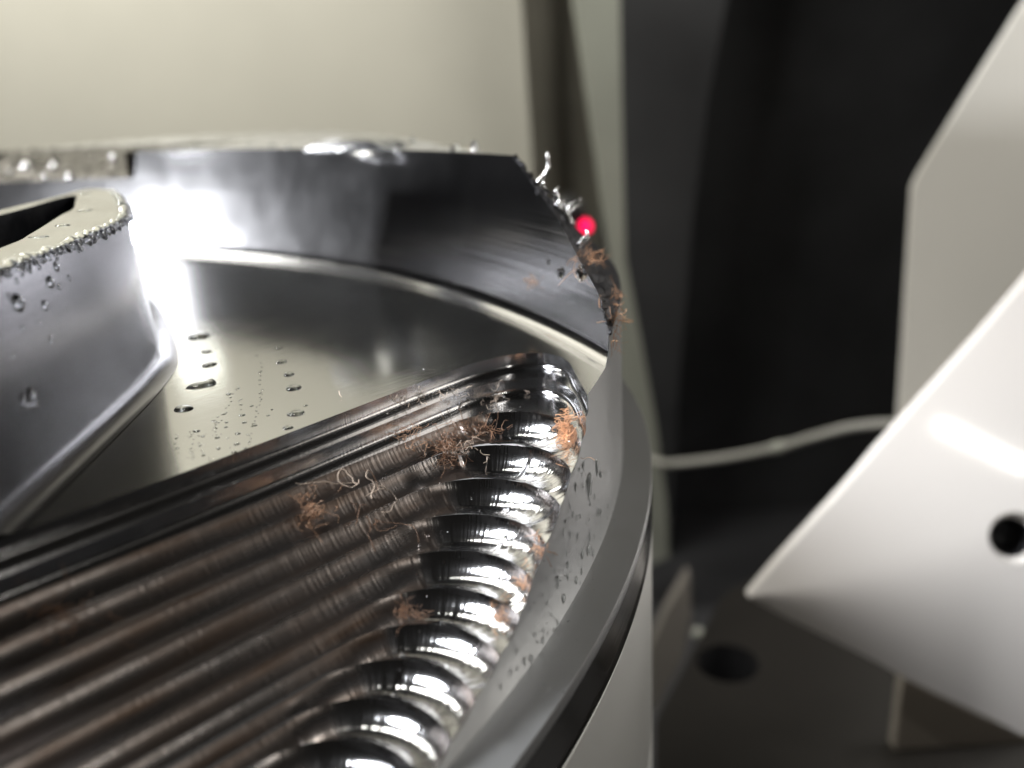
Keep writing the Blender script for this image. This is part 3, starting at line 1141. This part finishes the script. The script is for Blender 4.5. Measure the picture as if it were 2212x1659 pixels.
# drops running down the outer face
face = [(1272, 1046, 11, 62), (1243, 1052, 5, 25), (1259, 1006, 4, 22), (1289, 1010, 6, 42), (1327, 1122, 8, 48), (1290, 1107, 7, 24), (1230, 1093, 4, 14), (1237, 1112, 4, 12),
        (1231, 1155, 5, 22), (1247, 1158, 4, 16), (1271, 1187, 11, 34), (1281, 1194, 6, 20), (1257, 1199, 7, 24), (1222, 1196, 5, 16), (1226, 1220, 5, 20), (1256, 1235, 5, 18),
        (1244, 1254, 7, 22), (1280, 1252, 5, 14), (1217, 1293, 8, 26), (1204, 1266, 6, 16), (1226, 1245, 5, 18), (1181, 1302, 5, 14), (1230, 1342, 6, 22), (1262, 1330, 5, 16),
        (1174, 1478, 11, 30), (1148, 1423, 8, 24), (1133, 1428, 6, 22), (1103, 1452, 6, 16), (1111, 1553, 11, 26), (1155, 1549, 8, 26), (1067, 1619, 10, 26), (1191, 1420, 6, 18),
        (1155, 1370, 5, 14), (1183, 1368, 4, 12), (1211, 1380, 5, 16), (1240, 1305, 4, 14), (1265, 1275, 4, 12), (1196, 1235, 4, 14), (1160, 1500, 6, 16), (1208, 1490, 5, 14)]
LBF = {(1272, 1046): "longest droplet running down the outer face near its top", (1271, 1187): "fattest droplet in the middle of the grey outer face",
       (1327, 1122): "long droplet nearest the dark edge of the outer face", (1174, 1478): "plump droplet low on the outer face beside the lower grooves",
       (1067, 1619): "lowest droplet on the outer face at the bottom of the picture"}
for x, y, w, h in face:
    if (x, y) in LBF:
        drop_at(x, y, w, h, LBF[(x, y)], "droplets on the outer face")
    else:
        drop_at(x, y, w, h, "short droplet running down the grey outer face", "droplets on the outer face")
for i in range(85):
    t = random.random()
    y = 1000 + 620 * t
    x0 = np.interp(y, [900, 1100, 1240, 1400, 1490, 1660], [1265, 1215, 1160, 1075, 1010, 960]) + 14
    x1 = np.interp(y, [900, 1100, 1250, 1400, 1500, 1660], [1310, 1315, 1300, 1245, 1200, 1110])
    x = random.uniform(x0, x1)
    s = random.choice((random.uniform(2.0, 4.2), random.uniform(4.0, 7.0)))
    drop_at(x, y, s, s * random.uniform(2.0, 3.4), "short droplet running down the grey outer face", "droplets on the outer face")

# drops on the boss
bs = [(39, 655, 20, 42), (97, 660, 9, 24), (109, 610, 13, 28), (63, 580, 7, 20), (36, 605, 6, 14), (66, 862, 22, 46), (47, 866, 13, 32), (122, 576, 8, 22), (96, 560, 6, 16), (110, 735, 7, 20), (49, 710, 8, 14),
      (144, 668, 5, 12), (30, 770, 6, 14), (128, 620, 5, 16), (90, 700, 5, 12), (170, 540, 5, 14), (150, 600, 5, 14), (20, 640, 6, 16)]
for x, y, w, h in bs:
    lb = {(39, 655): "plump droplet on the boss side below its lip, nearest the left edge", (66, 862): "largest droplet low on the boss side"}.get((x, y), "small droplet clinging to the side of the boss")
    drop_at(x, y, w, h, lb, "droplets on the boss side")
for x, y, w, h in ((34, 550, 6, 4), (62, 553, 1, 1), (84, 512, 48, 8), (135, 487, 32, 8), (184, 455, 34, 8), (180, 418, 30, 7), (18, 566, 20, 10)):
    if w > 4:
        drop_at(x, y, w, h, "flat dark droplet lying on the top face of the boss", "droplets on the boss top", tall=0.3)
# bead fringe along the lip
L = lip[(lip[:, 0] > 0.10) & (lip[:, 1] > -0.80) & (lip[:, 1] < -0.33)]
L = L[np.argsort(L[:, 1])]
L = L[(L[:, 0] - np.interp(L[:, 1], [-0.8, -0.57, -0.35], [0.10, 0.27, 0.36])) > -0.03]
s = np.concatenate([[0], np.cumsum(np.hypot(*np.diff(L, axis=0).T))])
q_ = 0.0
while q_ < s[-1]:
    x, y = np.interp(q_, s, L[:, 0]), np.interp(q_, s, L[:, 1])
    r = random.uniform(0.0028, 0.0052)
    droplet((x, y, BZ - 0.0015), (0.55, -0.45, 0.6), (0, 0, -1), r * random.uniform(1.0, 1.5), r, r * 0.8, "round bead in the dark fringe of drops along the boss lip", "beads along the boss lip")
    q_ += r * random.uniform(1.7, 2.6)
# drops on the rim and ledge
for LI, (x, y, w, h) in enumerate(((60, 352, 30, 34), (118, 348, 22, 26), (150, 374, 20, 16), (98, 374, 14, 14), (245, 338, 16, 18), (246, 372, 14, 12), (196, 338, 12, 12), (20, 350, 12, 14))):
    drop_at(x, y, w, h, ["big wet drop around the brightest glint on the rough ledge", "wet drop beside the second glint on the rough ledge", "low wet drop right of centre on the rough ledge", "small low drop on the rough ledge", "wet drop high at the right end of the rough ledge", "wet drop low at the right end of the rough ledge", "single drop in the dull stretch of the rough ledge", "wet drop at the far left of the rough ledge"][LI], "drops on the rough ledge", tall=0.8)
for x, y, w, h in ((893, 303, 14, 18), (985, 318, 24, 16), (1026, 314, 18, 26), (540, 312, 12, 10), (588, 314, 12, 10), (625, 316, 12, 10), (420, 318, 10, 10)):
    p = at_z(x, y + h * 0.5, 0.355)
    u = px_size(np.linalg.norm(p - CAM))
    droplet(p, (0, 0, 1), (RGT[0], RGT[1], 0), 0.5 * w * u, 0.5 * w * u, 0.9 * h * u, "round drop standing up on the back rim of the workpiece", "drops on the back rim")
p = at_z(770, 322, 0.355)
droplet(p, (0, 0, 1), (RGT[0], RGT[1], 0), 0.062, 0.05, 0.014, "broad bright puddle of coolant bulging on the back rim", None)

# ------------------------------------------------------------------ shavings


def fibre_mat(name, col):
    mt = mat(name, col, 0.5)
    b = bsdf(mt)
    n = noise(mt, coords(mt, (1, 1, 1)), 300, 2)
    lk(mt, ramp(mt, n, [(0.3, tuple(c * 0.55 for c in col)), (0.7, tuple(min(1, c * 1.35) for c in col))]), b.inputs["Base Color"])
    return mt


M_lit_orange = fibre_mat("lit_orange_fibre", (0.60, 0.32, 0.17))  # lighter copy of the rusty orange, with lamplight put into the colour
M_orange = fibre_mat("rusty_orange_fibre", (0.38, 0.215, 0.125))
M_brown = fibre_mat("brown_fibre", (0.24, 0.13, 0.075))
M_pale = fibre_mat("pale_tan_fibre", (0.5, 0.40, 0.32))


def curl(p0, n, length, rad, seed, loop=0.5):
    """one springy strand starting at p0, staying just above the surface"""
    r = np.random.default_rng(seed)
    d = r.normal(size=3)
    d -= n * (d @ n) * 0.7
    d /= np.linalg.norm(d)
    ax = r.normal(size=3)
    pts = [np.array(p0)]
    m_ = 14
    for i in range(m_):
        a = r.normal(0, loop) + loop * 0.6
        k = ax / np.linalg.norm(ax)
        d = d * math.cos(a) + np.cross(k, d) * math.sin(a) + k * (k @ d) * (1 - math.cos(a))
        ax = ax + r.normal(size=3) * 0.4
        q = pts[-1] + d * length / m_
        h = (q - p0) @ n
        if h < 0.0005:
            q = q + n * (0.0008 - h)
        pts.append(q)
    return tube(np.array(pts), rad, 4, False)


def tuft(x, y, w, h, cnt, length, mt, label, group="fibrous shavings caught on the steps", rad=0.00016, name="shaving_tuft", loop=0.33, lift=0.0):
    V, F = [], []
    for i in range(cnt):
        r = hit(x + random.gauss(0, w / 3), y + random.gauss(0, h / 3))
        if r is None:
            continue
        p, n, d = r
        if d > 1.3:
            continue
        v, f = curl(p + n * (0.0008 + lift * random.random()), n, length * random.uniform(0.4, 1.4), rad * random.uniform(0.6, 1.3), random.randrange(10 ** 6), loop)
        o = len(V)
        V.extend(v.tolist())
        F.extend([tuple(a + o for a in ff) for ff in f])
    if V:
        return tag(mk(name, V, F, mt), label, "shavings", group)


tuft(890, 953, 50, 26, 40, 0.014, M_orange, "loose orange tuft on the third groove left of the matted patch", lift=0.004)
tuft(960, 975, 44, 46, 110, 0.013, M_brown, "matted brown patch of fibres hanging across the third groove")
tuft(1068, 858, 14, 44, 14, 0.012, M_pale, "thin pale strands hanging on the second step riser near its corner")
tuft(792, 1042, 46, 44, 5, 0.036, M_pale, "pale curled loop of shaving arching over the middle groove", rad=0.00028, loop=0.5, lift=0.006)
tuft(668, 1108, 50, 56, 34, 0.022, M_orange, "knot of brown orange loops on the groove left of the pale curl", rad=0.0002, loop=0.7, lift=0.004)
tuft(1224, 935, 16, 80, 130, 0.010, M_lit_orange, "dense bright orange clump filling the end of the third groove", rad=0.00022)
tuft(1242, 975, 20, 30, 10, 0.012, M_orange, "wispy orange strands spilling from the third groove onto the outer face")
tuft(1020, 928, 110, 22, 70, 0.012, M_brown, "long brown fibre streak along the third groove beside its rounded end")
tuft(1165, 1185, 18, 50, 22, 0.007, M_lit_orange, "small orange smear at the tip of the sixth groove")
tuft(1132, 1265, 16, 56, 26, 0.007, M_lit_orange, "small orange smear at the tip of the seventh groove")
tuft(1078, 1330, 30, 60, 36, 0.007, M_lit_orange, "small orange smear at the tip of the eighth groove")
tuft(880, 1325, 60, 30, 40, 0.010, M_brown, "brown fibre patch at the start of the eighth rounded end")
tuft(1325, 690, 18, 90, 60, 0.016, M_lit_orange, "orange fibres clinging to the thin right edge of the rim")
tuft(1268, 560, 36, 34, 40, 0.018, M_lit_orange, "orange fluff stuck on the slanting rim above the bright drop")
tuft(1150, 610, 22, 10, 14, 0.010, M_orange, "faint orange specks on the pocket wall left of the rim fluff")
tuft(800, 1120, 50, 70, 8, 0.03, M_brown, "few thin brown hairs hanging below the pale curl")
tuft(940, 860, 200, 30, 40, 0.006, M_pale, "short pale bristles scattered along the first step riser", rad=0.00022)
tuft(1000, 960, 120, 40, 24, 0.008, M_pale, "short pale bristles scattered over the third groove", rad=0.00022)
tuft(150, 1330, 160, 40, 30, 0.02, M_brown, "dim brown hairs on the dark grooves at the far left")

# bright chips along the slanting cut
M_chip = steel("bright_chip_steel", (0.7, 0.7, 0.7), 0.15, bumpy=0.3)
for i, (x, y, w, lb) in enumerate(((1160, 378, 0.034, "flat bright chip at the top of the slanting rim cut"), (1196, 420, 0.026, "upright bright sliver chip halfway down the slanting rim cut"),
                                   (1218, 412, 0.030, "forked pale chip sticking up from the slanting rim cut"), (1232, 480, 0.034, "thin bent chip beside the red lamp"),
                                   (1258, 540, 0.024, "short bright chip below the red lamp on the rim edge"))):
    V, F = [], []
    base = None
    for yy in range(0, 60, 4):
        r = hit(x, y + yy)
        if r is not None and r[2] < 1.2:
            base = r
            break
    if base is None:
        continue
    p, n, d = base
    for j in range(3 if "forked" in lb else 2):
        dr = UPV * random.uniform(0.5, 1.0) + RGT * random.uniform(-0.5, 0.7)
        pts = [p + dr * w * t + RGT * 0.004 * math.sin(t * 5 + i) for t in np.linspace(-0.1, 0.9, 7)]
        v, f = tube(np.array(pts), np.linspace(0.0022, 0.0007, 7), 5)
        o = len(V)
        V.extend(v.tolist()); F.extend([tuple(a + o for a in ff) for ff in f])
    tag(mk("metal_chip", V, F, M_chip), lb, "chip", "chips on the slanting rim cut")
for (x, y, w, h, lb) in ((1185, 566, 16, 12, "tiny round bead at the left end of the wet clump on the rim wall"), (1212, 588, 24, 26, "bright oblong bead in the middle of the wet clump on the rim wall"), (1258, 588, 44, 44, "large clear drop hanging under the orange fluff on the rim wall")):
    drop_at(x, y, w, h, lb, "beads of the wet clump on the rim wall")

# shiny steel beads added on the ledge to catch the lamp as glints
gm = dome(21)
gm = gm.copy()
gm.materials.clear()
gm.materials.append(M_chip)
for x, y, r_, lb in ((58, 366, 0.010, "brightest added glint bead on the rough ledge, near the left edge"), (118, 362, 0.0075, "second added glint bead along the rough ledge"), (150, 384, 0.006, "small added glint bead low on the rough ledge"),
                     (98, 384, 0.0045, "tiny added glint bead low on the rough ledge between the brighter ones"), (246, 342, 0.006, "added glint bead at the right end of the rough ledge"), (22, 372, 0.004, "tiny added glint bead at the far left of the rough ledge")):
    r = hit(x, y)
    if r is None:
        continue
    o = droplet(r[0], (-0.4, -0.2, 0.9), (1, 0, 0), r_, r_, r_ * 1.1, lb, "glint beads on the rough ledge", 0)
    o.name, o.data = "metal_chip", gm
    o["category"] = "chip"

# fine metal dust
V, F = [], []
for i in range(420):
    x = random.uniform(820, 1240)
    y = random.uniform(800, 1500)
    r = hit(x, y)
    if r is None or r[2] > 1.1:
        continue
    p, n, d = r
    s_ = random.uniform(0.0004, 0.0011)
    a, b = rng.normal(size=3), rng.normal(size=3)
    o = len(V)
    q0 = p + n * 0.0006
    V.extend([q0 - a * s_ * .4, q0 + a * s_ * .4, q0 + b * s_ * .5 + n * s_])
    F.append((o, o + 1, o + 2))
if V:
    tag(mk("metal_dust", V, F, M_chip, None, False), "fine bright metal dust sprinkled over the step grooves", "dust", kind="stuff")
